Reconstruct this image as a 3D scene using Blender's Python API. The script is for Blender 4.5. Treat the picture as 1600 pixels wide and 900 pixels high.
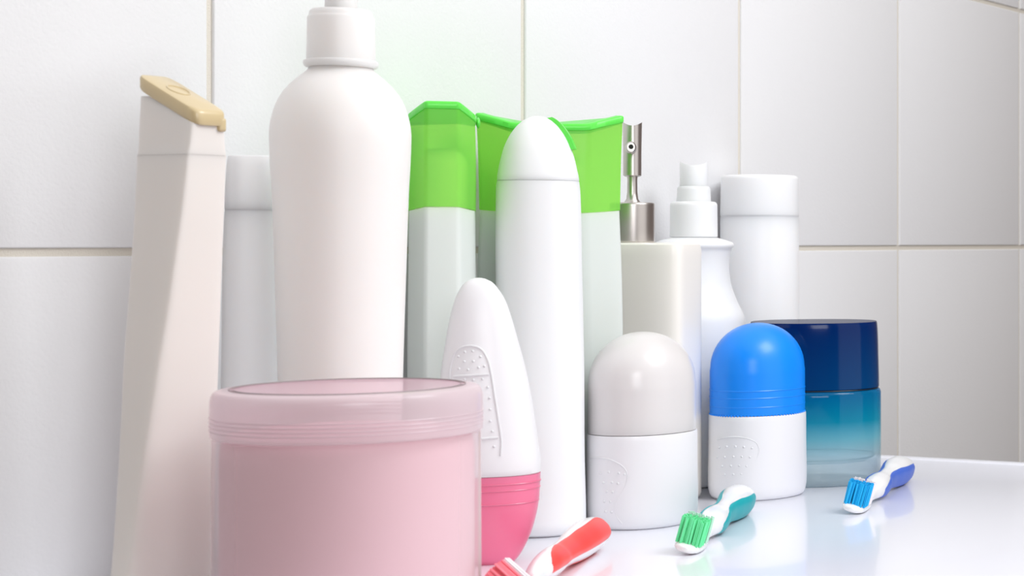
import bpy, bmesh, math, random
from mathutils import Vector, Matrix
random.seed(4)
for o in list(bpy.data.objects): bpy.data.objects.remove(o)
S = bpy.context.scene
COL = S.collection

# ------------------------------------------------------------------ camera
FPX, CX, HY = 2882.0, 1778.0, 378.4          # focal length, principal column and horizon row of the 1600x900 frame
PHI = math.radians(23.15)                    # camera heading measured from the wall direction (+x)
HC = 0.1427                                  # eye height above the counter top (z = 0)
WALL_Y = 0.705
cam_d = bpy.data.cameras.new('camera')
cam_d.sensor_width = 36; cam_d.lens = FPX * 36 / 1600
cam_d.shift_x = (800 - CX) / 1600; cam_d.shift_y = (HY - 450) / 1600
cam_d.clip_start = .01; cam_d.clip_end = 60
cam_d.dof.use_dof = True; cam_d.dof.focus_distance = .96; cam_d.dof.aperture_fstop = 26
cam = bpy.data.objects.new('camera', cam_d); COL.objects.link(cam)
cam.location = (0, 0, HC); cam.rotation_euler = (math.pi / 2, 0, PHI - math.pi / 2)
S.camera = cam
# ------------------------------------------------------------------ world, lights, exposure
W = bpy.data.worlds.new('world'); S.world = W; W.use_nodes = True
bg = W.node_tree.nodes['Background']; bg.inputs[0].default_value = (1, .975, .95, 1); bg.inputs[1].default_value = .98
def area(name, loc, target, size, power, col=(1, 1, 1)):
    d = bpy.data.lights.new(name, 'AREA'); d.shape = 'SQUARE'; d.size = size; d.energy = power; d.color = col
    o = bpy.data.objects.new(name, d); COL.objects.link(o); o.location = loc
    o.rotation_euler = (Vector(target) - Vector(loc)).to_track_quat('-Z', 'Y').to_euler()
    return o
area('softbox_light', (.86, .06, .70), (.72, .62, .12), .34, 4.1, (.955, .975, 1))
area('fill_light', (0, -.14, .38), (.62, .68, .12), .34, 2.6, (.97, .98, 1))
vs = S.view_settings
vs.view_transform = 'Standard'; vs.look = 'None'; vs.gamma = 1; vs.use_curve_mapping = False; vs.exposure = .03

# ------------------------------------------------------------------ materials
def lin(r, g, b):
    f = lambda c: (c / 255) / 12.92 if c / 255 <= .04045 else ((c / 255 + .055) / 1.055) ** 2.4
    return (f(r), f(g), f(b), 1)
def mat(name, rgb, rough=.4, metal=0, spec=.5, sss=0, sss_r=.01, trans=0, ior=1.46, coat=0, coat_r=.1, bump=0, bscale=300):
    m = bpy.data.materials.new(name); m.use_nodes = True
    nt = m.node_tree; p = nt.nodes['Principled BSDF']; i = p.inputs
    i['Base Color'].default_value = lin(*rgb); i['Roughness'].default_value = rough; i['Metallic'].default_value = metal
    i['Specular IOR Level'].default_value = spec; i['IOR'].default_value = ior
    i['Subsurface Weight'].default_value = sss; i['Subsurface Scale'].default_value = sss_r; i['Subsurface Radius'].default_value = (1, .9, .84)
    i['Transmission Weight'].default_value = trans
    i['Coat Weight'].default_value = coat; i['Coat Roughness'].default_value = coat_r
    if bump:
        n = nt.nodes.new('ShaderNodeTexNoise'); n.inputs['Scale'].default_value = bscale; n.inputs['Detail'].default_value = 3
        c = nt.nodes.new('ShaderNodeTexCoord'); nt.links.new(c.outputs['Object'], n.inputs['Vector'])
        b = nt.nodes.new('ShaderNodeBump'); b.inputs['Strength'].default_value = bump; b.inputs['Distance'].default_value = .001
        nt.links.new(n.outputs['Fac'], b.inputs['Height']); nt.links.new(b.outputs[0], i['Normal'])
    return m
def thin(name, rgb, tint, opacity, rough=.3, translucent=.3, edge=True):
    """thin clear or frosted plastic: part of the light goes straight through, tinted"""
    m = mat(name, rgb, rough); nt = m.node_tree; p = nt.nodes['Principled BSDF']; out = nt.nodes['Material Output']
    t = nt.nodes.new('ShaderNodeBsdfTransparent'); t.inputs[0].default_value = lin(*tint)
    l = nt.nodes.new('ShaderNodeBsdfTranslucent'); l.inputs[0].default_value = lin(*rgb)
    a = nt.nodes.new('ShaderNodeMixShader'); a.inputs[0].default_value = translucent
    b = nt.nodes.new('ShaderNodeMixShader')
    nt.links.new(p.outputs[0], a.inputs[1]); nt.links.new(l.outputs[0], a.inputs[2])
    nt.links.new(t.outputs[0], b.inputs[1]); nt.links.new(a.outputs[0], b.inputs[2])
    if edge:
        lw = nt.nodes.new('ShaderNodeLayerWeight'); lw.inputs[0].default_value = .25
        mr = nt.nodes.new('ShaderNodeMapRange'); mr.inputs['To Min'].default_value = opacity; mr.inputs['To Max'].default_value = min(1, opacity + .45)
        nt.links.new(lw.outputs['Facing'], mr.inputs['Value']); nt.links.new(mr.outputs[0], b.inputs[0])
    else: b.inputs[0].default_value = opacity
    nt.links.new(b.outputs[0], out.inputs[0])
    return m
def ramp_color(m, stops, z0, z1):
    nt = m.node_tree
    c = nt.nodes.new('ShaderNodeTexCoord'); s = nt.nodes.new('ShaderNodeSeparateXYZ'); r = nt.nodes.new('ShaderNodeMapRange')
    nt.links.new(c.outputs['Object'], s.inputs[0]); nt.links.new(s.outputs[2], r.inputs['Value'])
    r.inputs['From Min'].default_value = z0; r.inputs['From Max'].default_value = z1
    k = nt.nodes.new('ShaderNodeValToRGB'); e = k.color_ramp.elements
    while len(e) < len(stops): e.new(.5)
    for q, (pos, rgb) in zip(e, stops): q.position = pos; q.color = lin(*rgb)
    nt.links.new(r.outputs[0], k.inputs[0])
    return k.outputs[0]

M = dict(
    tile=mat('glazed_tile', (235, 235, 237), .45, spec=.35, bump=.18, bscale=700),
    grout=mat('grout', (220, 214, 203), .9, bump=.4, bscale=1500),
    counter=mat('gloss_counter', (240, 241, 250), .22, spec=.4, coat=.35, coat_r=.05),
    tan=mat('tan_shade_wall', (96, 76, 60), .8), taupe=mat('taupe_shade_wall', (150, 138, 132), .8),
    floor=mat('brown_floor', (92, 72, 56), .6),
    cabinet=mat('cabinet_white', (225, 225, 228), .5),
    white=mat('white_plastic', (238, 238, 241), .33, sss=.15),
    warm=mat('warm_white_plastic', (243, 240, 238), .42, sss=.6, sss_r=.02),
    ivory=mat('ivory_plastic', (238, 233, 228), .42, sss=.3, sss_r=.008),
    matte=mat('matte_white_plastic', (241, 242, 244), .5, sss=.4),
    cool=mat('cool_white_plastic', (246, 247, 252), .4, sss=.6, sss_r=.02),
    beige=mat('beige_plastic', (214, 194, 152), .35, sss=.1, coat=.3),
    frosted=mat('frosted_bottle', (217, 223, 219), .38, sss=.4, sss_r=.02),
    cream_ceramic=mat('cream_ceramic', (242, 238, 232), .3, spec=.5),
    steel=mat('brushed_steel', (206, 200, 197), .32, metal=1),
    hole=mat('dark_hole', (14, 14, 14), .6),
    gap=mat('seam_grey', (176, 178, 180), .6),
    green=thin('green_translucent', (160, 250, 118), (232, 253, 172), .55, .28, .4, edge=False),
    green_lid=mat('green_lid', (100, 228, 84), .3, sss=.2),
    green_seam=mat('green_seam', (52, 190, 44), .4),
    blue=mat('blue_plastic', (0, 140, 252), .36, sss=.1, coat=.12, coat_r=.2),
    pearl=mat('pearl_plastic', (222, 219, 219), .3, sss=.3, sss_r=.02, coat=.35, coat_r=.2),
    pink=mat('pink_plastic', (250, 128, 164), .3, sss=.3, sss_r=.02, coat=.2),
    cream=mat('pink_cream', (240, 208, 215), .6),
    lid=thin('frosted_lid', (244, 236, 239), (252, 240, 244), .56, .16, .35),
    lidtop=thin('clear_lid_window', (245, 232, 238), (252, 244, 247), .16, .12, .3),
    clear=thin('clear_jar_wall', (246, 240, 240), (252, 246, 248), .16, .22, .3),
    seam_refraction=mat('seam_refraction_grey', (206, 200, 190), .4),
    line=mat('printed_grey', (150, 140, 142), .5),
    bwhite=mat('brush_white', (246, 246, 247), .25, sss=.1, coat=.4),
    teal=mat('teal_rubber', (18, 168, 176), .42),
    green_br=mat('green_bristle', (120, 244, 176), .5),
    pale_br=mat('pale_bristle', (196, 240, 218), .5),
    red=mat('red_rubber', (255, 78, 74), .38),
    pink_br=mat('pink_bristle', (255, 136, 150), .5),
    white_br=mat('white_bristle', (246, 240, 244), .5),
    indigo=mat('indigo_rubber', (70, 108, 206), .42),
    cyan_br=mat('cyan_bristle', (20, 184, 246), .5),
)

# ------------------------------------------------------------------ placing helpers (points on the counter, in metres)
class Spot:
    """a stand point on the counter at depth z under column px; converts photo measures into metres there"""
    def __init__(s, px, z):
        s.px = px; s.z = z; s.t = (px - CX) / FPX
        lat = s.t * z
        s.x = z * math.cos(PHI) + lat * math.sin(PHI); s.y = z * math.sin(PHI) - lat * math.cos(PHI)
        s.az = PHI - math.atan(s.t)                       # heading of the line of sight
        s.s = z / FPX; s.kx = s.s / math.sqrt(1 + s.t ** 2)
        s.rot = s.az - math.pi / 2
    def h(s, y): return HC - (y - HY) * s.s
    def w(s, p): return p * s.kx
def on_counter(px, py):
    z = FPX * HC / (py - HY); q = Spot(px, z); return Vector((q.x, q.y, 0))

# ------------------------------------------------------------------ mesh helpers
def newobj(name, bm, m, parent=None, angle=40, loc=None, rotz=0):
    me = bpy.data.meshes.new(name)
    bmesh.ops.recalc_face_normals(bm, faces=bm.faces)
    bm.to_mesh(me); bm.free()
    for mm in (m if isinstance(m, (list, tuple)) else [m]): me.materials.append(mm)
    me.polygons.foreach_set('use_smooth', [True] * len(me.polygons))
    me.set_sharp_from_angle(angle=math.radians(angle))
    o = bpy.data.objects.new(name, me); COL.objects.link(o)
    if parent: o.parent = parent
    if loc is not None: o.location = loc
    o.rotation_euler = (0, 0, rotz)
    return o
def tag(o, label=None, cat=None, group=None, kind=None):
    if label: o['label'] = label
    if cat: o['category'] = cat
    if group: o['group'] = group
    if kind: o['kind'] = kind
    return o
def empty(name, loc, rz, label, cat, group=None):
    o = bpy.data.objects.new(name, None); COL.objects.link(o); o.empty_display_size = .02
    o.location = loc; o.rotation_euler = (0, 0, rz)
    return tag(o, label, cat, group)
def superell(n, seg, ph=0):
    out = []
    for k in range(seg):
        a = 2 * math.pi * k / seg + ph; c, s_ = math.cos(a), math.sin(a)
        out.append((math.copysign(abs(c) ** (2 / n), c), math.copysign(abs(s_) ** (2 / n), s_)))
    return out
def octa(ax=.5, by=.45, it=3):
    p = [(1, -by), (1, by), (ax, 1), (-ax, 1), (-1, by), (-1, -by), (-ax, -1), (ax, -1)]
    # even out the long sides so the rounding stays local
    q = []
    for i in range(len(p)):
        a, b = p[i], p[(i + 1) % len(p)]
        for f in (0, .22, .5, .78): q.append((a[0] + (b[0] - a[0]) * f, a[1] + (b[1] - a[1]) * f))
    for _ in range(it):
        r = []
        for i in range(len(q)):
            a, b = q[i], q[(i + 1) % len(q)]
            r += [(a[0] * .75 + b[0] * .25, a[1] * .75 + b[1] * .25), (a[0] * .25 + b[0] * .75, a[1] * .25 + b[1] * .75)]
        q = r
    return q
def pchip(xs, ys, x):
    n = len(xs)
    if x <= xs[0]: return ys[0]
    if x >= xs[-1]: return ys[-1]
    h = [xs[i + 1] - xs[i] for i in range(n - 1)]; d = [(ys[i + 1] - ys[i]) / h[i] for i in range(n - 1)]
    m = [d[0]] + [0] * (n - 2) + [d[-1]]
    for i in range(1, n - 1):
        if d[i - 1] * d[i] > 0:
            w1, w2 = 2 * h[i] + h[i - 1], h[i] + 2 * h[i - 1]
            m[i] = (w1 + w2) / (w1 / d[i - 1] + w2 / d[i])
    for i in range(n - 1):
        if x <= xs[i + 1]:
            t = (x - xs[i]) / h[i]
            return (ys[i] * (2 * t ** 3 - 3 * t * t + 1) + m[i] * h[i] * (t ** 3 - 2 * t * t + t)
                    + ys[i + 1] * (-2 * t ** 3 + 3 * t * t) + m[i + 1] * h[i] * (t ** 3 - t * t))
def loft(rings, bm=None, close=(True, True), M4=None):
    """rings: lists of points, equal counts"""
    bm = bm or bmesh.new(); vr = []
    for r in rings: vr.append([bm.verts.new(M4 @ Vector(p) if M4 else p) for p in r])
    n = len(vr[0])
    for a, b in zip(vr, vr[1:]):
        for i in range(n): bm.faces.new((a[i], a[(i + 1) % n], b[(i + 1) % n], b[i]))
    if close[0]: bm.faces.new(vr[0][::-1])
    if close[1]: bm.faces.new(vr[-1])
    return bm
def secs(keys, step=.002, unit=None, seg=72, smooth=True, zfun=None):
    """keys: (z, cx, cy, a, b, n) -> rings. Smooth interpolation between keys."""
    zs = [k[0] for k in keys]; rings = []
    if smooth:
        zz = []
        for a, b in zip(zs, zs[1:]):
            m = max(1, min(40, int(abs(b - a) / step)))
            zz += [a + (b - a) * i / m for i in range(m)]
        zz.append(zs[-1])
        cols = [[k[j] for k in keys] for j in range(1, 6)]
        rows = [(z, *[pchip(zs, c, z) for c in cols]) for z in zz]
    else: rows = keys
    for z, cx, cy, a, b, n in rows:
        u = unit or superell(n, seg)
        rings.append([(cx + a * x, cy + b * y, z + (zfun(x, y, z) if zfun else 0)) for x, y in u])
    return rings
def lathe(prof, seg=64, bm=None, M4=None, ab=1.0):
    """prof: (r, z) from bottom to top; closes the ends"""
    rings = [[(r * math.cos(2 * math.pi * k / seg), ab * r * math.sin(2 * math.pi * k / seg), z) for k in range(seg)] for r, z in prof]
    return loft(rings, bm, M4=M4)
def rnd(prof, idx_r, n=6):
    """round the corners of an (r, z) polyline; idx_r: {index: radius}"""
    out = []
    for i, p in enumerate(prof):
        if i in idx_r and 0 < i < len(prof) - 1:
            P = Vector(p); A = Vector(prof[i - 1]); B = Vector(prof[i + 1]); r = idx_r[i]
            a = P + (A - P).normalized() * min(r, (A - P).length * .49); b = P + (B - P).normalized() * min(r, (B - P).length * .49)
            for k in range(n + 1):
                t = k / n; q = a * (1 - t) ** 2 + P * 2 * t * (1 - t) + b * t * t; out.append((q.x, q.y))
        else: out.append(tuple(p))
    return out
def dome_base(rows, r=.003, steps=5):
    """rounded foot for loft keys: (z,cx,cy,a,b,n) rows starting at z=0"""
    z, cx, cy, a, b, n = rows[0]; out = []
    for k in range(steps):
        t = math.pi / 2 * k / steps; e = r * (1 - math.sin(t))
        out.append((z + r * (1 - math.cos(t)), cx, cy, a - e, b - e, n))
    out.append((z + r, cx, cy, a, b, n))
    return out
def box(bm, x0, x1, y0, y1, z0, z1, bev=0):
    v = [bm.verts.new((x, y, z)) for z in (z0, z1) for y in (y0, y1) for x in (x0, x1)]
    fs = [bm.faces.new([v[i] for i in q]) for q in ((0, 2, 3, 1), (4, 5, 7, 6), (0, 1, 5, 4), (2, 6, 7, 3), (0, 4, 6, 2), (1, 3, 7, 5))]
    if bev:
        es = list({e for f in fs for e in f.edges})
        bmesh.ops.bevel(bm, geom=es, offset=bev, segments=3, affect='EDGES', profile=.6)
def tube(bm, pts, r, seg=8, closed=False):
    pts = [Vector(p) for p in pts]; n = len(pts); rings = []
    for i, p in enumerate(pts):
        a = pts[(i - 1) % n] if closed else pts[max(0, i - 1)]; b = pts[(i + 1) % n] if closed else pts[min(n - 1, i + 1)]
        d = (b - a).normalized(); u = d.cross(Vector((0, 0, 1)))
        if u.length < .05: u = d.cross(Vector((0, 1, 0)))
        u.normalize(); v = d.cross(u)
        rings.append([p + (u * math.cos(2 * math.pi * k / seg) + v * math.sin(2 * math.pi * k / seg)) * r for k in range(seg)])
    if closed: rings.append(None)
    vr = [[bm.verts.new(q) for q in rg] for rg in rings if rg]
    if closed: vr.append(vr[0])
    for a, b in zip(vr, vr[1:]):
        for k in range(seg): bm.faces.new((a[k], a[(k + 1) % seg], b[(k + 1) % seg], b[k]))
    if not closed: bm.faces.new(vr[0][::-1]); bm.faces.new(vr[-1])
def ball(bm, c, r, sc=(1, 1, 1)):
    m = Matrix.Translation(c) @ Matrix.Diagonal((*[r * q for q in sc], 1))
    bmesh.ops.create_uvsphere(bm, u_segments=10, v_segments=7, radius=1, matrix=m)
def smoothline(pts, m=6):
    """Catmull-Rom through points"""
    P = [Vector(p) for p in pts]; out = []
    for i in range(len(P) - 1):
        p0 = P[max(0, i - 1)]; p1 = P[i]; p2 = P[i + 1]; p3 = P[min(len(P) - 1, i + 2)]
        for k in range(m):
            t = k / m
            out.append(.5 * ((2 * p1) + (p2 - p0) * t + (2 * p0 - 5 * p1 + 4 * p2 - p3) * t * t + (3 * p1 - p0 - 3 * p2 + p3) * t ** 3))
    out.append(P[-1]); return out

# ================================================================== SETTING
T = .2; JX, JZ = .844 * WALL_Y, HC - .0059 * WALL_Y     # joint grid of the square tiles
G = .0017; DEP = .0016
bm = bmesh.new()
box(bm, -.35, 3.4, WALL_Y + DEP, WALL_Y + .08, -.87, 1.25)
for f in bm.faces: f.material_index = 1
i0, i1 = -4, 13; k0, k1 = -5, 5
def tile(bm, x0, x1, z0, z1):
    y = WALL_Y; b = .0011
    ring = lambda e, yy: [bm.verts.new(p) for p in ((x0 + e, yy, z0 + e), (x1 - e, yy, z0 + e), (x1 - e, yy, z1 - e), (x0 + e, yy, z1 - e))]
    rs = [ring(0, y + DEP + .0005), ring(0, y + .0008), ring(b * .35, y + .0002), ring(b, y)]
    for a, c in zip(rs, rs[1:]):
        for i in range(4): bm.faces.new((a[i], a[(i + 1) % 4], c[(i + 1) % 4], c[i]))
    bm.faces.new(rs[-1])
for i in range(i0, i1):
    for k in range(k0, k1):
        tile(bm, JX + i * T + G, JX + (i + 1) * T - G, JZ + k * T + G, JZ + (k + 1) * T - G)
w = newobj('wall_back', bm, [M['tile'], M['grout']], angle=20); tag(w, kind='structure')
bm = bmesh.new(); box(bm, -1.5, 4, -5, WALL_Y + .08, -.95, -.87); tag(newobj('floor', bm, M['floor']), kind='structure')  # unseen floor, widened and browned to darken the light from below

bm = bmesh.new(); box(bm, -.23, -.15, -1.5, WALL_Y + .001, -.87, 1.25); tag(newobj('shade_wall_left', bm, M['tan']), kind='structure')  # added out of view to block ambient light from the left
bm = bmesh.new(); box(bm, 1.75, 1.83, -1.5, WALL_Y + .001, -.87, 1.25); tag(newobj('shade_wall_right', bm, M['taupe']), kind='structure')  # unseen side wall, added to dim the right end of the tiles
XE = 1.068                                                # right edge of the counter
ct = empty('bathroom_counter', (.75, .45, -.87), 0, 'glossy white counter top running along the tiled wall under all the bottles', 'counter')
inv = Vector((-.75, -.45, .87))
bm = bmesh.new(); box(bm, .462, XE, .26, WALL_Y - .0015, -.03, 0, .0015)
newobj('countertop', bm, M['counter'], ct, loc=inv)
bm = bmesh.new(); prof = [(XE - .013, .0), (XE - .0115, .0007), (XE - .004, .0009), (XE - .001, .0004), (XE + .0012, -.002), (XE + .0012, -.032), (XE - .013, -.032)]
loft([[(x, y, z) for x, z in prof] for y in (.26, WALL_Y - .0015)], bm)
newobj('edge_trim', bm, M['counter'], ct, loc=inv)
bm = bmesh.new(); box(bm, .475, XE - .02, .28, WALL_Y - .003, -.87, -.031)
newobj('cabinet_body', bm, M['cabinet'], ct, loc=inv)

# ================================================================== ROLL-ON DEODORANTS
def roll_on(sp, label, mb, mc, teeth, panel, dots, ridges):
    root = empty('roll_on_deodorant', (sp.x, sp.y, 0), 0, label, 'deodorant')
    long_az = math.radians(-6)                             # long axis of the oval body, near parallel to the wall
    A, B = .0292, .0246
    r0 = long_az
    hs = .0466
    # body
    keys = [(0, 0, 0, A * .90, B * .90, 2.1), (.0008, 0, 0, A * .945, B * .945, 2.1), (.0025, 0, 0, A * .98, B * .98, 2.1), (.006, 0, 0, A * 1.005, B * 1.005, 2.1),
            (.012, 0, 0, A * 1.01, B * 1.01, 2.1), (.03, 0, 0, A * 1.0, B * 1.0, 2.1), (hs - .0008, 0, 0, A * .995, B * .995, 2.1), (hs, 0, 0, A * .985, B * .985, 2.1)]
    body = newobj('bottle_body', loft(secs(keys)), mb, root, rotz=r0)
    # cap
    Hc = .0972; a = A * .985; b = B * .985
    c = [(hs + .0003, 0, 0, a * .99, b * .99, 2.1)]
    for q in range(1, 5): c.append((hs + .0003 + q * .006, 0, 0, a * (.992 - .001 * q), b * (.992 - .001 * q), 2.1))
    zb = .0725
    for k in range(0, 15):
        t = math.pi / 2 * k / 14.0; rr = math.cos(t) ** .96 if k < 14 else .02
        c.append((zb + (Hc - zb) * math.sin(t), 0, 0, a * .978 * max(rr, .02), b * .978 * max(rr, .02), 2.1 - .1 * k / 14))
    bmc = loft(secs(c, step=.0015))
    cap = newobj('cap', bmc, mc, root, rotz=r0)
    bmr = bmesh.new()
    for z, rr in ridges:
        u = superell(2.1, 72); tube(bmr, [(a * .983 * x, b * .983 * y, z) for x, y in u], rr, 6, True)
    newobj('cap_ridge', bmr, mc, cap)
    if teeth:
        bt = bmesh.new()
        for k in range(84):
            g = 2 * math.pi * k / 84; ball(bt, (a * 1.0 * math.cos(g), b * 1.0 * math.sin(g), hs + .0002), .00055)
        newobj('seam_teeth', bt, mc, cap)
    # embossed thumb panel: map photo columns to the oval
    loc_az = sp.az - r0
    right = Vector((math.sin(loc_az), -math.cos(loc_az))); away = Vector((math.cos(loc_az), math.sin(loc_az)))
    def onsurf(px, py, lift=0):
        lx = sp.w(px - sp.px); best = None
        for k in range(720):
            g = 2 * math.pi * k / 720; x, y = A * 1.003 * math.cos(g), B * 1.003 * math.sin(g); v = Vector((x, y))
            if v.dot(away) < 0:
                e = abs(v.dot(right) - lx)
                if best is None or e < best[0]: best = (e, v)
        v = best[1]; d = sp.z + v.dot(away) * math.cos(PHI - sp.az)
        return Vector((v.x, v.y, HC - (py - HY) * d / FPX)) + Vector((v.x, v.y, 0)).normalized() * lift
    bp = bmesh.new()
    tube(bp, [onsurf(p.x, p.y) for p in smoothline([(x, y, 0) for x, y in panel], 7)], .0005, 6)
    for x, y in dots: ball(bp, onsurf(x, y), .00075)
    newobj('thumb_grip', bp, mb, root, rotz=r0)
    return root
roll_on(Spot(1004, .939), 'white roll-on deodorant with a pearly translucent dome cap, beside the tall white bottle', M['white'], M['pearl'], False,
        [(922, 713), (945, 714), (962, 720), (976, 730), (981, 743), (978, 757), (970, 772), (964, 786), (963, 799), (967, 809), (973, 817)],
        [(940, 737), (953, 736), (968, 738), (977, 740), (945, 752), (958, 752), (967, 754), (950, 766), (959, 767), (946, 781), (955, 782), (948, 797), (957, 798)],
        [(.0575, .0002), (.0525, .0002)])
roll_on(Spot(1184, 1.042), 'roll-on deodorant with a bright blue dome cap in front of the blue glass jar', M['white'], M['blue'], True,
        [(1122, 685), (1140, 682), (1160, 683), (1178, 689), (1185, 699), (1184, 712), (1178, 728), (1173, 742), (1172, 758)],
        [(1125, 698), (1137, 697), (1150, 697), (1163, 698), (1175, 700), (1122, 713), (1134, 713), (1147, 713), (1160, 713), (1172, 714), (1130, 727), (1143, 727), (1156, 727), (1167, 728), (1134, 740), (1147, 740), (1159, 740)],
        [(.0605, .00045), (.0565, .00045), (.0515, .0004)])

# ================================================================== TALL WHITE BOTTLE, BEIGE SLANTED CAP (left)
sp = Spot(262, .72)
root = empty('shampoo_bottle', (sp.x, sp.y, 0), 0, 'tall cream-white bottle with a slanted beige flip cap at the far left', 'bottle')
az = sp.az
right = Vector((math.sin(az), -math.cos(az)))
def tall_key(y, L, E, R, n):
    ca, sa = .819, .574
    d = sp.w(E - L) / sa / 2; wd = sp.w(R - E) / ca / 2
    c = sp.w((L + R) / 2 - sp.px) * right
    return (sp.h(y), c.x, c.y, wd * 1.0, d * 1.0, n)      # x: along wall (front width), y: depth
rot = 0
front = [(950, 158, 196, 344, 5), (900, 163, 200, 344, 5), (750, 176, 217, 346, 6), (640, 183, 232, 348, 7), (560, 188, 244, 349, 8), (480, 195, 257, 350.5, 9), (400, 202, 268, 352, 10), (320, 208, 279, 354, 11), (243, 212, 287, 356, 12)]
keys = [tall_key(*f) for f in front]
k0_ = keys[0]
foot = [(0, *k0_[1:3], k0_[3] * .93, k0_[4] * .93, 3.0), (.0015, *k0_[1:3], k0_[3] * .985, k0_[4] * .985, 3.0)]
keys = foot + [(.004, *k0_[1:])] + keys[1:]
newobj('bottle_body', loft(secs(keys, seg=96)), M['ivory'], root)
capk = [tall_key(243, 212.2, 287.2, 356.2, 12), tall_key(241, 213.0, 288, 355.6, 12), tall_key(200, 216, 293, 352, 12), tall_key(150, 219, 298, 350, 12)]
za, zb_ = capk[0][0] + .00005, capk[-1][0]
ymin = -capk[-1][4]
# slanted top: high at the back (wall side), low at the front
def slant(y, z):
    return z
zt_back, zt_front = sp.h(138), sp.h(196)
rings = secs([(za, *capk[0][1:])] + capk[1:], seg=96)
cyc = capk[-1][2]; hb = capk[-1][4]
def plane_z(y): f = (y - (cyc - hb)) / (2 * hb); return zt_front + (zt_back - zt_front) * f
out = []
for r in rings[:]:
    z = r[0][2]
    out.append([(x, y, min(z, plane_z(y))) if z > za + .001 else (x, y, z) for x, y, z in r])
cap = newobj('cap', loft(out), M['ivory'], root)
# beige flip plate following the slant
zc = capk[-1]; A_, B_ = zc[3] + .0008, zc[4] + .0010
u = superell(6, 80); rr = []
for dz, e in ((-.0004, .0012), (0, .0003), (.0008, 0), (.0045, 0), (.0054, .0004), (.0058, .0014)):
    rr.append([(zc[1] + (A_ - e) * x, zc[2] + (B_ - e) * y, plane_z(zc[2] + (B_ - e) * y) + dz) for x, y in u])
pl = newobj('flip_lid', loft(rr), M['beige'], root)
bm = bmesh.new()
tube(bm, [(zc[1] + .004 * math.cos(a), zc[2] + .004 * math.sin(a) + .002, plane_z(zc[2] + .004 * math.sin(a) + .002) + .0058) for a in [2 * math.pi * k / 24 for k in range(24)]], .0004, 6, True)
newobj('lid_ring', bm, M['beige'], pl)
bm = bmesh.new()                                           # thumb tab under the front edge
box(bm, zc[1] + A_ * .45, zc[1] + A_ * .92, zc[2] - B_ + .0001, zc[2] - B_ + .0030, zt_front - .0024, zt_front + .0030, .0012)
newobj('thumb_tab', bm, M['beige'], pl)

# ================================================================== SMALL WHITE BOTTLE BEHIND
sp = Spot(390, .815)
root = empty('lotion_bottle', (sp.x, sp.y, 0), sp.rot, 'plain white bottle with a flat cap between the beige-capped bottle and the pump bottle', 'bottle')
a0, a1 = sp.w(34), sp.w(48); zs_ = sp.h(328); zt = sp.h(243)
keys = [(0, 0, 0, a1 * .92, a1 * .72, 3), (.001, 0, 0, a1 * .98, a1 * .8, 3), (.003, 0, 0, a1, a1 * .82, 3), (zs_ * .6, 0, 0, sp.w(44), sp.w(36), 3), (zs_ - .001, 0, 0, sp.w(39), sp.w(33), 3), (zs_, 0, 0, sp.w(38), sp.w(32), 3)]
newobj('bottle_body', loft(secs(keys)), M['cool'], root)
keys = [(zs_ - .0001, 0, 0, sp.w(38.6), sp.w(32.6), 3), (zs_ + .001, 0, 0, sp.w(39), sp.w(33), 3), (zt - .002, 0, 0, sp.w(35), sp.w(29), 3), (zt - .0006, 0, 0, sp.w(34), sp.w(28), 3), (zt, 0, 0, sp.w(31), sp.w(25), 3)]
newobj('cap', loft(secs(keys)), M['cool'], root)

# ================================================================== WHITE PUMP BOTTLE
sp = Spot(533, .79)
root = empty('pump_bottle', (sp.x, sp.y, 0), sp.rot, 'large round-shouldered white pump bottle, the tallest thing on the counter', 'bottle')
pts = [(886, 92), (700, 95.5), (590, 98), (400, 104), (300, 107.5), (245, 110.5), (210, 111.5), (190, 109), (170, 103.5), (150, 93.5), (130, 76.5), (118, 62), (111, 53)]
zz = [sp.h(y) for y, _ in pts]; rr = [sp.w(r) for _, r in pts]
prof = [(rr[0] - .004, 0), (rr[0] - .0015, .0008), (rr[0] - .0003, .0025), (rr[0], .005)]
N = 70
for k in range(1, N + 1):
    z = .005 + (zz[-1] - .005) * (k / N); prof.append((pchip(zz, rr, z), z))
prof.append((sp.w(50), sp.h(106)))
newobj('bottle_body', lathe(prof, 96), M['warm'], root)
P = [(sp.w(51), sp.h(106.5)), (sp.w(57), sp.h(106)), (sp.w(59.5), sp.h(101)), (sp.w(59), sp.h(95.5)), (sp.w(54.5), sp.h(94.5)), (sp.w(54.5), sp.h(93)), (sp.w(53), sp.h(28)), (sp.w(50.5), sp.h(25.5)), (sp.w(50), sp.h(20)), (sp.w(47), sp.h(16)), (sp.w(27), sp.h(14))]
collar = newobj('collar', lathe(rnd(P, {1: .001, 2: .001, 3: .0006, 6: .0005, 7: .0005, 8: .0008, 9: .0008}, 4), 96), M['warm'], root)
pk = [(sp.w(26), sp.h(15)), (sp.w(25), sp.h(-20)), (sp.w(34), sp.h(-21)), (sp.w(35), sp.h(-50)), (sp.w(30), sp.h(-57))]
bm = lathe(rnd(pk, {2: .0005, 3: .002}), 48)
box(bm, -.006, .006, -.045, .004, sp.h(-50), sp.h(-30), .002)
newobj('pump_head', bm, M['warm'], root)

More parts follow.
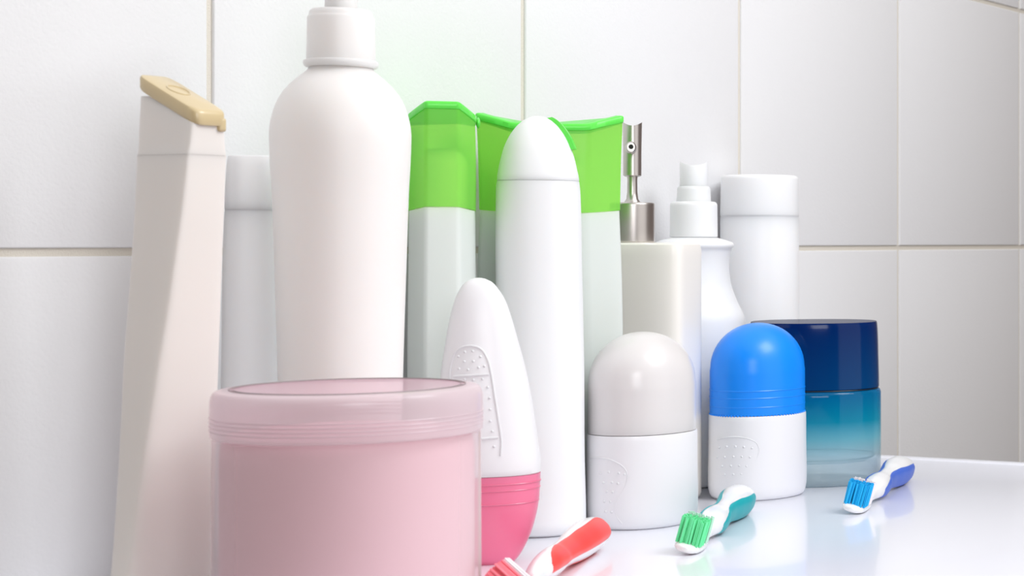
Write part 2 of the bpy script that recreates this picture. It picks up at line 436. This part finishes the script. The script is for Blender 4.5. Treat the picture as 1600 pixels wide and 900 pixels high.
# ================================================================== GREEN CAPPED BOTTLES (two of a kind, one seen edge-on)
HG = .2108; HS = .1572
def green_bottle(loc, rz, label):
    root = empty('shampoo_bottle', loc, rz, label, 'bottle', 'green-capped frosted bottles')
    u = octa(.52, .5)
    wave = lambda x, y: .0020 * x * x
    saddle = lambda x, y: .0005 * x * x - .0047 * (max(0, abs(y) - .48) / .52) ** 1.15
    k = [(0, 0, 0, .031, .0125, 2), (.001, 0, 0, .0325, .0137, 2), (.004, 0, 0, .0338, .0147, 2), (.04, 0, 0, .0352, .0154, 2), (.09, 0, 0, .0362, .0156, 2), (.12, 0, 0, .0358, .0153, 2), (HS, 0, 0, .0344, .0149, 2)]
    rings = secs(k, unit=u, zfun=lambda x, y, z: wave(x, y) * max(0, (z - .12) / (HS - .12)))
    newobj('bottle_body', loft(rings), M['frosted'], root)
    neck = secs([(HS - .004, 0, 0, .022, .0125, 2.2), (.180, 0, 0, .020, .0118, 2.2), (.186, 0, 0, .015, .009, 2.2), (.188, 0, 0, .010, .006, 2.2)])
    newobj('neck', loft(neck), M['frosted'], root)
    ZL = HG - .0060
    kc = [(HS + .0003, .0348, .0152), (.17, .0350, .0153), (.185, .0353, .0152), (ZL - .0022, .0360, .0149)]
    rings = []
    for i in range(13):
        z = HS + .0003 + (ZL - HS - .0003) * i / 12; f = i / 12
        a = pchip([q[0] for q in kc], [q[1] for q in kc], z); b = pchip([q[0] for q in kc], [q[2] for q in kc], z)
        rings.append([(a * x, b * y, z + wave(x, y) * (1 - f) + saddle(x, y) * f) for x, y in u])
    cap = newobj('cap', loft(rings, close=(False, True)), M['green'], root)
    rl = []
    for dz, e in ((.0001, .0004), (.0002, -.0003), (.0006, -.0006), (.0030, -.0006), (.0035, -.0002), (.0037, .0006), (.0038, .003)):
        rl.append([((.0360 - e) * x, (.0149 - e) * y, ZL + dz + saddle(x, y)) for x, y in u])
    lid = newobj('flip_lid', loft(rl), M['green_lid'], cap)
    # small lip at the edge used to open the lid
    bm = bmesh.new()
    ball(bm, (.0, -.0165, ZL - .0035), .003, (1.6, .35, .9)); newobj('lid_lip', bm, M['green_lid'], lid)
    return root
sp1 = Spot(691, .90)
green_bottle((sp1.x, sp1.y, 0), sp1.az, 'frosted bottle with a green flip cap, seen narrow edge-on right of the pump bottle')
sp2 = Spot(860, .962)
green_bottle((sp2.x, sp2.y, 0), sp2.rot, 'frosted bottle with a wide green flip cap, standing broadside behind the rounded white bottle')

# ================================================================== ROUNDED WHITE BOTTLE WITH GREEN LID EDGE
sp = Spot(843, .909)
root = empty('shower_gel_bottle', (sp.x, sp.y, 0), sp.rot, 'tall white bottle with a bullet-shaped top and a green edge behind it, in the middle', 'bottle')
rows = [(843, 838, 76 - 10), (700, 845, 69), (600, 845, 68.5), (500, 844, 68), (390, 842, 67.5), (318, 841.5, 66.5), (284, 841, 64.5)]
def dk(y, c, w_, f=1.12): return (sp.h(y), sp.w(c - sp.px), 0, sp.w(w_), sp.w(w_) * f, 2.3)
keys = [(0, sp.w(3), 0, sp.w(60), sp.w(60) * 1.1, 2.3), (.0015, sp.w(3), 0, sp.w(66.5), sp.w(66.5) * 1.1, 2.3), (.005, sp.w(3), 0, sp.w(70.5), sp.w(70.5) * 1.1, 2.3)] + [dk(*r) for r in rows[1:]]
keys.append((sp.h(283.6), *keys[-1][1:3], sp.w(63.6), sp.w(71), 2.3))
newobj('bottle_body', loft(secs(keys)), M['matte'], root)
capr = [(283.2, 841, 63.6), (282, 841, 64.2), (262, 840.5, 61), (247, 840.5, 57.5), (230, 840, 52), (215, 840, 45), (205, 840, 38.5), (196, 840, 31), (189, 840, 23), (184, 840, 14), (182, 840, 7)]
kc = [dk(*r) for r in capr]
cap = newobj('cap', loft(secs(kc, step=.0012)), M['matte'], root)
# green lid shell hugging the right side of the dome
zs_ = [k[0] for k in kc]; bm = bmesh.new(); n = 20; grid = []
zlo, zhi = sp.h(234), sp.h(184.5)
lift = .0025
for i in range(27):
    z = zlo + (zhi - zlo) * i / 26
    a = pchip(zs_, [k[3] for k in kc], min(z, zs_[-1])); b = pchip(zs_, [k[4] for k in kc], min(z, zs_[-1])); cx = pchip(zs_, [k[1] for k in kc], z)
    row = []
    for off in (.0, lift):
        for j in range(n + 1):
            g = math.radians(-18 + 110 * j / n)
            row.append(bm.verts.new((cx + (a + off) * math.cos(g), (b + off) * math.sin(g), z + off * .2)))
    grid.append(row)
m = n + 1
for i in range(26):
    for j in range(n):
        bm.faces.new((grid[i][j], grid[i][j + 1], grid[i + 1][j + 1], grid[i + 1][j]))
        bm.faces.new((grid[i][m + j], grid[i + 1][m + j], grid[i + 1][m + j + 1], grid[i][m + j + 1]))
    for j in (0, n): bm.faces.new((grid[i][j], grid[i + 1][j], grid[i + 1][m + j], grid[i][m + j]))
for j in range(n):
    for i in (0, 26): bm.faces.new((grid[i][j], grid[i][j + 1], grid[i][m + j + 1], grid[i][m + j]))
newobj('flip_lid', bm, M['green_lid'], cap)['label'] = 'green flip lid'

# ================================================================== SOAP DISPENSER WITH STEEL PUMP
sp = Spot(988, 1.022)
root = empty('soap_dispenser', (sp.x, sp.y, 0), sp.rot - math.radians(25), 'cream rectangular soap dispenser with a brushed steel pump behind the pearly roll-on', 'soap dispenser')
zt = sp.h(379)
A, B = .0352, .0188
keys = [(0, 0, 0, A - .003, B - .003, 9), (.001, 0, 0, A - .001, B - .001, 8), (.003, 0, 0, A, B, 7), (zt - .004, 0, 0, A, B, 7), (zt - .0012, 0, 0, A - .0006, B - .0006, 7), (zt - .0003, 0, 0, A - .002, B - .002, 7), (zt, 0, 0, A - .0045, B - .0045, 7)]
newobj('bottle_body', loft(secs(keys, seg=96)), M['cream_ceramic'], root)
R = sp.w(35.5)
P = [(R * .96, zt), (R, zt + .0005), (R, sp.h(319)), (R * .95, sp.h(316.5)), (sp.w(10), sp.h(316))]
col_ = newobj('collar', lathe(rnd(P, {1: .0004, 2: .0008, 3: .0005}), 64), M['steel'], root)
P = [(sp.w(13), sp.h(316)), (sp.w(9.5), sp.h(311)), (sp.w(8.2), sp.h(300)), (sp.w(8), sp.h(280)), (sp.w(9), sp.h(272))]
stem = newobj('stem', lathe(P, 32), M['steel'], root)
# head: a short upright cylinder with a saddle-cut top
hr = sp.w(14.5); bm = bmesh.new(); rings = []
ht, hb2 = sp.h(197), sp.h(276)
for z, e in ((hb2, .8), (hb2 + .0006, 1), ((hb2 + ht) / 2, 1.0), (ht, 1.06)):
    rings.append([(hr * e * math.cos(g), hr * e * math.sin(g), z + (.0022 * (math.cos(g) ** 2) if z == ht else 0)) for g in [2 * math.pi * k / 40 for k in range(40)]])
for q in (.8, .55, .3, .08): rings.append([(hr * 1.06 * q * math.cos(g), hr * 1.06 * q * math.sin(g), ht + .0022 * (q * math.cos(g)) ** 2) for g in [2 * math.pi * k / 40 for k in range(40)]])
loft(rings, bm)
head = newobj('pump_head', bm, M['steel'], root, rotz=math.radians(25))
# spout pointing at the viewer
bm = bmesh.new(); zc = sp.h(232); rings = []
for y, a, b in ((-.002, .0031, .0036), (-.010, .0029, .0034), (-.0185, .0026, .0031), (-.0192, .0021, .0025)):
    rings.append([(-sp.w(2) + a * math.cos(g), y, zc + (-.0002 if y < -.015 else 0) + b * math.sin(g)) for g in [2 * math.pi * k / 32 for k in range(32)]])
loft(rings, bm); spout = newobj('spout', bm, M['steel'], head)
bm = bmesh.new(); loft([[(-sp.w(2) + .0013 * math.cos(g), y, zc + .0013 * math.sin(g)) for g in [2 * math.pi * k / 20 for k in range(20)]] for y in (-.0150, -.01925)], bm)
newobj('nozzle_hole', bm, M['hole'], spout)['label'] = 'dark round nozzle opening'

# ================================================================== SPRAY BOTTLE
sp = Spot(1084, 1.094)
root = empty('spray_bottle', (sp.x, sp.y, 0), sp.rot, 'white spray bottle with a waisted body and stepped pump top, behind the soap dispenser', 'spray bottle')
pts = [(700, 79), (600, 82), (540, 83), (499, 80.5), (470, 68), (440, 58), (415, 55.5), (400, 56.5), (388, 59.5)]
zz = [sp.h(y) for y, _ in pts]; rr = [sp.w(r) for _, r in pts]
prof = [(rr[0] - .004, 0), (rr[0] - .001, .001), (rr[0], .003)]
for k in range(1, 61):
    z = .003 + (zz[-1] - .003) * k / 60; prof.append((pchip(zz, rr, z), z))
prof += [(sp.w(62.5), sp.h(386)), (sp.w(63), sp.h(382)), (sp.w(61), sp.h(379)), (sp.w(50), sp.h(375)), (sp.w(37), sp.h(371.5))]
newobj('bottle_body', lathe(prof, 80), M['matte'], root, angle=50)
P = [(sp.w(35), sp.h(371)), (sp.w(37.5), sp.h(370)), (sp.w(37), sp.h(319)), (sp.w(34), sp.h(315.5)), (sp.w(27), sp.h(315))]
newobj('collar', lathe(rnd(P, {1: .0004, 2: .001, 3: .0006}), 64), M['matte'], root)
P = [(sp.w(27), sp.h(315.3)), (sp.w(26), sp.h(296)), (sp.w(24.5), sp.h(291.5)), (sp.w(20), sp.h(291))]
act = newobj('spray_actuator', lathe(rnd(P, {1: .0003, 2: .0008}), 56), M['matte'], root)
bm = bmesh.new(); rings = []
r1, r2 = sp.w(22), sp.w(22.5)
for f in (0, .5, .9, 1):
    z0, z1 = sp.h(291.3), sp.h(259)
    ring = []
    for k in range(56):
        g = 2 * math.pi * k / 56; e = (r1 + (r2 - r1) * f) * (.985 if f == 1 else 1)
        ring.append((e * math.cos(g), e * math.sin(g), z0 + (z1 - z0) * f + f * f * .0026 * abs(math.cos(g)) ** 2.4))
    rings.append(ring)
for q in (.85, .65, .45, .25, .06): rings.append([(r2 * q * math.cos(g), r2 * q * math.sin(g), sp.h(259) + .0026 * abs(q * math.cos(g)) ** 2.4) for g in [2 * math.pi * k / 56 for k in range(56)]])
loft(rings, bm); newobj('finger_pad', bm, M['matte'], act)

# ================================================================== WHITE BOTTLE AT THE BACK RIGHT
sp = Spot(1187, 1.163)
root = empty('lotion_bottle', (sp.x, sp.y, 0), sp.rot, 'straight white bottle with a flush cap against the wall, rightmost of the tall bottles', 'bottle')
zs_ = sp.h(338)
P = [(sp.w(58), 0), (sp.w(62), .0012), (sp.w(62.5), .004), (sp.w(62.5), .05), (sp.w(61.5), zs_ - .001), (sp.w(60.8), zs_)]
newobj('bottle_body', lathe(P, 80), M['cool'], root)
P = [(sp.w(61.2), zs_ - .0001), (sp.w(61.7), zs_ + .0008), (sp.w(60.5), sp.h(278)), (sp.w(57), sp.h(274.5)), (sp.w(20), sp.h(274))]
newobj('cap', lathe(rnd(P, {1: .0003, 2: .0012, 3: .001}), 80), M['matte'], root)

# ================================================================== BLUE GLASS JAR
sp = Spot(1272, 1.104)
root = empty('perfume_jar', (sp.x, sp.y, 0), sp.rot, 'squat blue ombre glass jar with a dark navy lid behind the blue roll-on', 'jar')
def bluemat(name, stops, z0, z1, op, rough, base):
    m = thin(name, (30, 60, 90), (255, 255, 255), op, rough, .1, edge=False)
    nt = m.node_tree; t = [n for n in nt.nodes if n.type == 'BSDF_TRANSPARENT'][0]
    c = ramp_color(m, stops, z0, z1); nt.links.new(c, t.inputs[0])
    nt.links.new(ramp_color(m, base, z0, z1), nt.nodes['Principled BSDF'].inputs['Base Color'])
    return m
zm = sp.h(606); zt = sp.h(502)
GA, GB = sp.w(105), sp.w(92)
glass = bluemat('ombre_glass', [(0, (240, 245, 246)), (.25, (238, 246, 249)), (.45, (208, 238, 244)), (.68, (120, 210, 230)), (1, (60, 170, 215))], 0, zm, .46, .06,
                [(0, (205, 222, 228)), (.3, (200, 232, 242)), (.5, (130, 216, 236)), (.68, (0, 172, 206)), (1, (0, 132, 192))])
lidg = bluemat('navy_glass', [(0, (18, 70, 120)), (.5, (16, 60, 120)), (1, (8, 40, 100))], zm, zt, .55, .12, [(0, (0, 84, 150)), (1, (0, 50, 124))])
keys = [(0, 0, 0, GA * .93, GB * .93, 2.3), (.0008, 0, 0, GA * .975, GB * .975, 2.3), (.0025, 0, 0, GA, GB, 2.3), (zm - .0025, 0, 0, GA, GB, 2.3), (zm - .0008, 0, 0, GA * .985, GB * .985, 2.3), (zm - .0002, 0, 0, GA * .96, GB * .96, 2.3)]
glassb = newobj('glass_body', loft(secs(keys, seg=96)), glass, root)
k = GA * .88 / GA
keys = [(.0125, 0, 0, GA * .5, GB * .5, 2.3), (.0128, 0, 0, GA * .82, GB * .82, 2.3), (.0148, 0, 0, GA * .89, GB * .89, 2.3), (.03, 0, 0, GA * .90, GB * .90, 2.3), (zm - .0035, 0, 0, GA * .9, GB * .9, 2.3), (zm - .003, 0, 0, GA * .8, GB * .8, 2.3)]
newobj('inner_cup', loft(secs(keys, seg=96)), bluemat('ombre_liner', [(0, (240, 246, 248)), (.4, (224, 242, 246)), (.75, (170, 220, 234)), (1, (110, 180, 215))], .009, zm, .3, .3,
       [(0, (205, 225, 232)), (.35, (180, 225, 235)), (.7, (20, 165, 200)), (1, (0, 120, 180))]), glassb)
bm = bmesh.new(); uu = superell(2.3, 96)
tube(bm, [(GA * .90 * x, GB * .90 * y, .0152) for x, y in uu], .00035, 6, True)
newobj('cup_edge', bm, mat('cup_edge_teal', (70, 130, 140), .3), glassb)
bm = bmesh.new()
tube(bm, [(GA * .95 * x, GB * .95 * y, zm + .0002) for x, y in uu], .0006, 6, True)
newobj('dark_seal', bm, mat('seal_navy', (6, 28, 50), .4), root)
LA, LB = sp.w(100.5), sp.w(88)
keys = [(zm + .0004, 0, 0, LA * .97, LB * .97, 2.3), (zm + .001, 0, 0, LA * 1.015, LB * 1.015, 2.3), (zm + .02, 0, 0, LA * 1.005, LB * 1.005, 2.3), (zt - .001, 0, 0, LA * .985, LB * .985, 2.3), (zt, 0, 0, LA * .975, LB * .975, 2.3)]
lidj = newobj('jar_lid', loft(secs(keys, seg=96)), lidg, root)
keys = [(zm + .003, 0, 0, LA * .9, LB * .9, 2.3), (zt - .004, 0, 0, LA * .88, LB * .88, 2.3)]
newobj('lid_core', loft(secs(keys, seg=96)), mat('lid_core_navy', (0, 64, 136), .4), lidj)

# ================================================================== PINK AND WHITE ROLL-ON
sp = Spot(765, .822)
root = empty('roll_on_deodorant', (sp.x, sp.y, 0), sp.rot, 'white and pink teardrop roll-on deodorant standing on its pink cap behind the pink jar', 'deodorant')
rows = [(886, 765, 38), (879, 765, 45), (852, 765, 60), (820, 765, 71), (783, 765, 78), (740, 764, 81.5)]
F = .74
kf = lambda y, c, w_, f=F: (sp.h(y), sp.w(c - sp.px), 0, sp.w(w_), sp.w(w_) * f, 2.2)
kp = [kf(*r) for r in rows]; z0 = kp[0][0]
kp = [(k[0] - z0 * (1 - k[0] / .03) if k[0] < .03 else k[0], *k[1:]) for k in kp]
kp[0] = (0, *kp[0][1:])
pinkb = newobj('cap', loft(secs(kp, step=.001)), M['pink'], root); pinkb['label'] = 'pink translucent cap, underneath'
bm = bmesh.new(); uu = superell(2.2, 72)
for y, r_ in ((783, .00035), (762, .0003), (752, .0003)):
    k = kf(y, 764.5, {783: 78, 762: 80, 752: 81}[y]); tube(bm, [(k[1] + k[3] * px_, k[4] * py_, k[0]) for px_, py_ in uu], r_, 6, True)
newobj('cap_ridge', bm, M['pink'], pinkb)
rw = [(739.4, 764, 80.6), (738, 764, 82), (730, 764, 82), (687, 762, 79), (633, 759, 74), (580, 756, 66.5), (537, 753.5, 57.5), (500, 751.5, 49), (468, 750, 39), (450, 748.5, 29), (440, 748, 20), (435.5, 747.5, 11), (434, 747, 5)]
kw = [kf(*r) for r in rw]
whiteb = newobj('bottle_body', loft(secs(kw, step=.0012)), M['white'], root)
zs_ = [k[0] for k in kw]
def surf(px, py):
    z = sp.h(py)
    for _ in range(3):
        a = pchip(zs_, [k[3] for k in kw], z); b = pchip(zs_, [k[4] for k in kw], z); c = pchip(zs_, [k[1] for k in kw], z)
        q = max(-.995, min(.995, (sp.w(px - sp.px) - c) / a)); y = -b * (1 - abs(q) ** 2.2) ** (1 / 2.2)
        z = HC - (py - HY) * (sp.z + y * math.cos(sp.az - PHI)) / FPX
    return Vector((c + a * q, y, z))
bm = bmesh.new()
outl = smoothline([(x, y, 0) for x, y in ((706, 620), (704, 591), (706, 567), (714, 548), (731, 540), (750, 544), (761, 559), (767, 582), (773, 620), (779, 658), (783, 689), (782, 713))], 7)
tube(bm, [surf(p.x, p.y) for p in outl], .00055, 8)
for x0, x1, y0, y1 in ((710, 764, 587, 585), (740, 778, 686, 684)):
    tube(bm, [surf(x0 + (x1 - x0) * t / 10, y0 + (y1 - y0) * t / 10) for t in range(11)], .0006, 8)
for x, y in ((727, 549), (739, 548), (717, 556), (751, 557), (726, 564), (740, 564), (718, 575), (732, 577), (748, 574), (757, 572), (727, 592), (740, 593), (754, 592), (762, 605), (765, 622), (766, 640), (766, 658), (769, 674), (772, 698)):
    ball(bm, surf(x, y), .0006)
newobj('thumb_grip', bm, M['white'], root)

# ================================================================== PINK CREAM JAR
sp = Spot(546.5, .70)
R = sp.w(213.5); HT = .0880; HL = .0722
root = empty('cream_jar', (sp.x, sp.y, 0), sp.rot, 'wide round jar of pink cream with a frosted clear screw lid, in the front', 'jar')
P = [(R * .95, 0), (R * .985, .001), (R * .99, .004), (R * .985, HL - .002), (R * .93, HL - .001), (R * .93, HL + .004)]
jb = newobj('jar_body', loft([[(r * math.cos(2 * math.pi * k / 112), r * math.sin(2 * math.pi * k / 112), z) for k in range(112)] for r, z in rnd(P, {1: .001, 3: .001})], close=(True, False)), M['clear'], root)
P = [(R * .90, .003), (R * .935, .006), (R * .935, HL - .008), (R * .92, HL - .004), (R * .88, HL - .001), (R * .5, HL + .0005), (R * .1, HL)]
newobj('pink_cream', lathe(rnd(P, {1: .002, 2: .004, 3: .003}), 112), M['cream'], root)['label'] = 'pink cream filling the jar'
P = [(R * .995, HL - .0015), (R, HL - .001), (R, HT - .0045), (R * .992, HT - .0022), (R * .972, HT - .0007), (R * .94, HT - .0002), (R * .865, HT)]
lid = newobj('lid', loft([[(r * math.cos(2 * math.pi * k / 128), r * math.sin(2 * math.pi * k / 128), z) for k in range(128)] for r, z in rnd(P, {1: .0004, 2: .002, 3: .001, 4: .001})], close=(False, False)), M['lid'], root)
bm = lathe([(R * .864, HT - .0006), (R * .864, HT - .0002), (R * .84, HT - .0001)], 128)
newobj('lid_window', bm, M['lidtop'], lid)['label'] = 'clear round window in the lid top'
bm = bmesh.new()
c128 = [(math.cos(2 * math.pi * k / 128), math.sin(2 * math.pi * k / 128)) for k in range(128)]
for r, q in ((R * .866, .00022), (R * .835, .00016)): tube(bm, [(r * x, r * y, HT + .0001) for x, y in c128], q, 6, True)
newobj('printed_ring', bm, M['line'], lid)
bm = bmesh.new()
for z in (.0735, .0750, .0765, .0780): tube(bm, [(R * 1.0 * x, R * 1.0 * y, z) for x, y in c128], .00028, 6, True)
newobj('lid_thread', bm, M['lid'], lid)
bm = bmesh.new()
g = math.radians(-3)
for k in range(44):
    z = .006 + k * .00145
    tube(bm, [(R * .972 * math.cos(g - .02), R * .972 * math.sin(g - .02), z), (R * .972 * math.cos(g + .02), R * .972 * math.sin(g + .02), z + .0007)], .0004, 6)
newobj('seam_refraction_bars', bm, M['seam_refraction'], jb)  # grey bars standing in for ladder-like refraction along the jar seam

# ================================================================== TOOTHBRUSHES
def brush(head_pt, end_pt, roll, label, mgrip, mbr, mbr2, climb=(10, 35, 50, 68, 60, 46, 42, 30), start=(.030, .045)):
    d = Vector(end_pt) - Vector(head_pt); L = d.length; yaw = math.atan2(d.y, d.x)
    root = empty('toothbrush', (head_pt[0], head_pt[1], 0), yaw, label, 'toothbrush')
    k = L / .125
    # local: x along the brush from head to handle end, z up; rolled about x
    # stations: x, centre z, half width, half height
    st = [(0, .0030, .0012, .0010), (.0015, .0030, .0042, .0019), (.005, .0030, .0060, .0023), (.011, .0030, .0065, .0024), (.018, .0031, .0062, .0025), (.024, .0036, .0050, .0028), (.029, .0045, .0040, .0032),
          (.036, .0057, .0044, .0040), (.044, .0066, .0058, .0050), (.052, .0070, .0068, .0058), (.060, .0072, .0064, .0060), (.068, .0074, .0050, .0056), (.078, .0076, .0052, .0060),
          (.090, .0080, .0070, .0072), (.102, .0082, .0083, .0078), (.113, .0080, .0078, .0074), (.120, .0076, .0058, .0058), (.124, .0072, .0030, .0034), (.125, .0072, .0006, .0008)]
    xs = [q[0] * k for q in st]
    f = lambda x, j: pchip(xs, [q[j] for q in st], x)
    Rm = Matrix.Rotation(roll, 4, 'X')
    zmin = 0
    pivot = .0075
    def tr(v): 
        v = Vector(v) - Vector((0, 0, pivot)); v = Rm @ v; return v + Vector((0, 0, pivot))
    NX = 90; seg = 32; rings = []
    for i in range(NX + 1):
        t = i / NX; x = L * (.5 - .5 * math.cos(math.pi * t)) if 0 < i < NX else L * t
        w_, h_, zc_ = f(x, 2), f(x, 3), f(x, 1)
        rings.append([tr((x, w_ * a, zc_ + h_ * b)) for a, b in superell(2.4, seg)])
    allz = [p.z for r in rings for p in r]
    dz = -min(allz)
    for r in rings:
        for p in r: p.z += dz
    newobj('brush_body', loft(rings), M['bwhite'], root)
    # rubber grip on both sides of the handle: a raised skin with its rim sunk into the body
    for side, x0g in ((1, start[0] * k), (-1, start[1] * k)):
        bm = bmesh.new(); rows_ = []; NXg, NA = 60, 14
        for i in range(NXg + 1):
            x = x0g + (L * .992 - x0g) * i / NXg; u = i / NXg
            # how far the rubber climbs from the underside towards the top (degrees above the horizontal)
            up = pchip([0, .10, .22, .36, .5, .7, .9, 1], climb, u)
            lo = -72
            w_, h_, zc_ = f(x, 2), f(x, 3), f(x, 1); row = []
            for j in range(NA + 1):
                q = j / NA; g = math.radians(lo + (up - lo) * q)
                e = .0006 * min(1, 5 * min(q, 1 - q), 10 * u + .0, 14 * (1 - u) + .0) - .00015
                c, s_ = math.cos(g), math.sin(g); c = abs(c) ** (2 / 2.4); s_ = math.copysign(abs(s_) ** (2 / 2.4), s_)
                p = tr((x, side * (w_ + e) * c, zc_ + (h_ + e) * s_)); p.z += dz; row.append(bm.verts.new(p))
            rows_.append(row)
        for i in range(NXg):
            for j in range(NA): bm.faces.new((rows_[i][j], rows_[i][j + 1], rows_[i + 1][j + 1], rows_[i + 1][j]))
        newobj('rubber_grip', bm, mgrip, root)
    # bristle tufts
    def tufts(x0, x1, hh, mm, nx, ny=6, lean=0):
        bm = bmesh.new()
        for i in range(nx):
            for j in range(ny):
                x = x0 + (x1 - x0) * (i / max(1, nx - 1)); wv = .0052 * (1 - (.25 if (i == 0 and x0 < .004) else 0))
                y = wv * (2 * j / (ny - 1) - 1); hx = hh * (1 + .03 * random.uniform(-1, 1))
                base = Vector((x * k, y, .0045)); top = base + Vector((lean + random.uniform(-.0003, .0003), random.uniform(-.0003, .0003), hx))
                for q in range(5):
                    ox, oy = random.uniform(-.0006, .0006), random.uniform(-.0006, .0006)
                    a, b = tr(base + Vector((ox, oy, 0))), tr(top + Vector((ox * 1.3, oy * 1.3, random.uniform(-.0003, .0003))))
                    a.z += dz; b.z += dz; tube(bm, [a, b], .00034, 5)
        return newobj('bristles', bm, mm, root)
    tufts(.0032, .0125, .0118, mbr, 7)
    tufts(.0150, .0185, .0118, mbr2, 3)
    return root
def P3(px, py): return on_counter(px, py)
brush(P3(1074, 869), P3(1163, 797), math.radians(15), 'teal and white toothbrush with green bristles in front of the two dome-capped roll-ons', M['teal'], M['green_br'], M['pale_br'])
brush(P3(1333, 805), P3(1414, 748), math.radians(15), 'blue and white toothbrush with bright blue bristles in front of the blue glass jar', M['indigo'], M['cyan_br'], M['white_br'])
brush(P3(778, 962), P3(938, 856), math.radians(-48), 'red and white toothbrush with pink bristles beside the pink jar', M['red'], M['pink_br'], M['white_br'], climb=(-25, 22, 42, 50, 38, 26, 34, 24), start=(.038, .041))
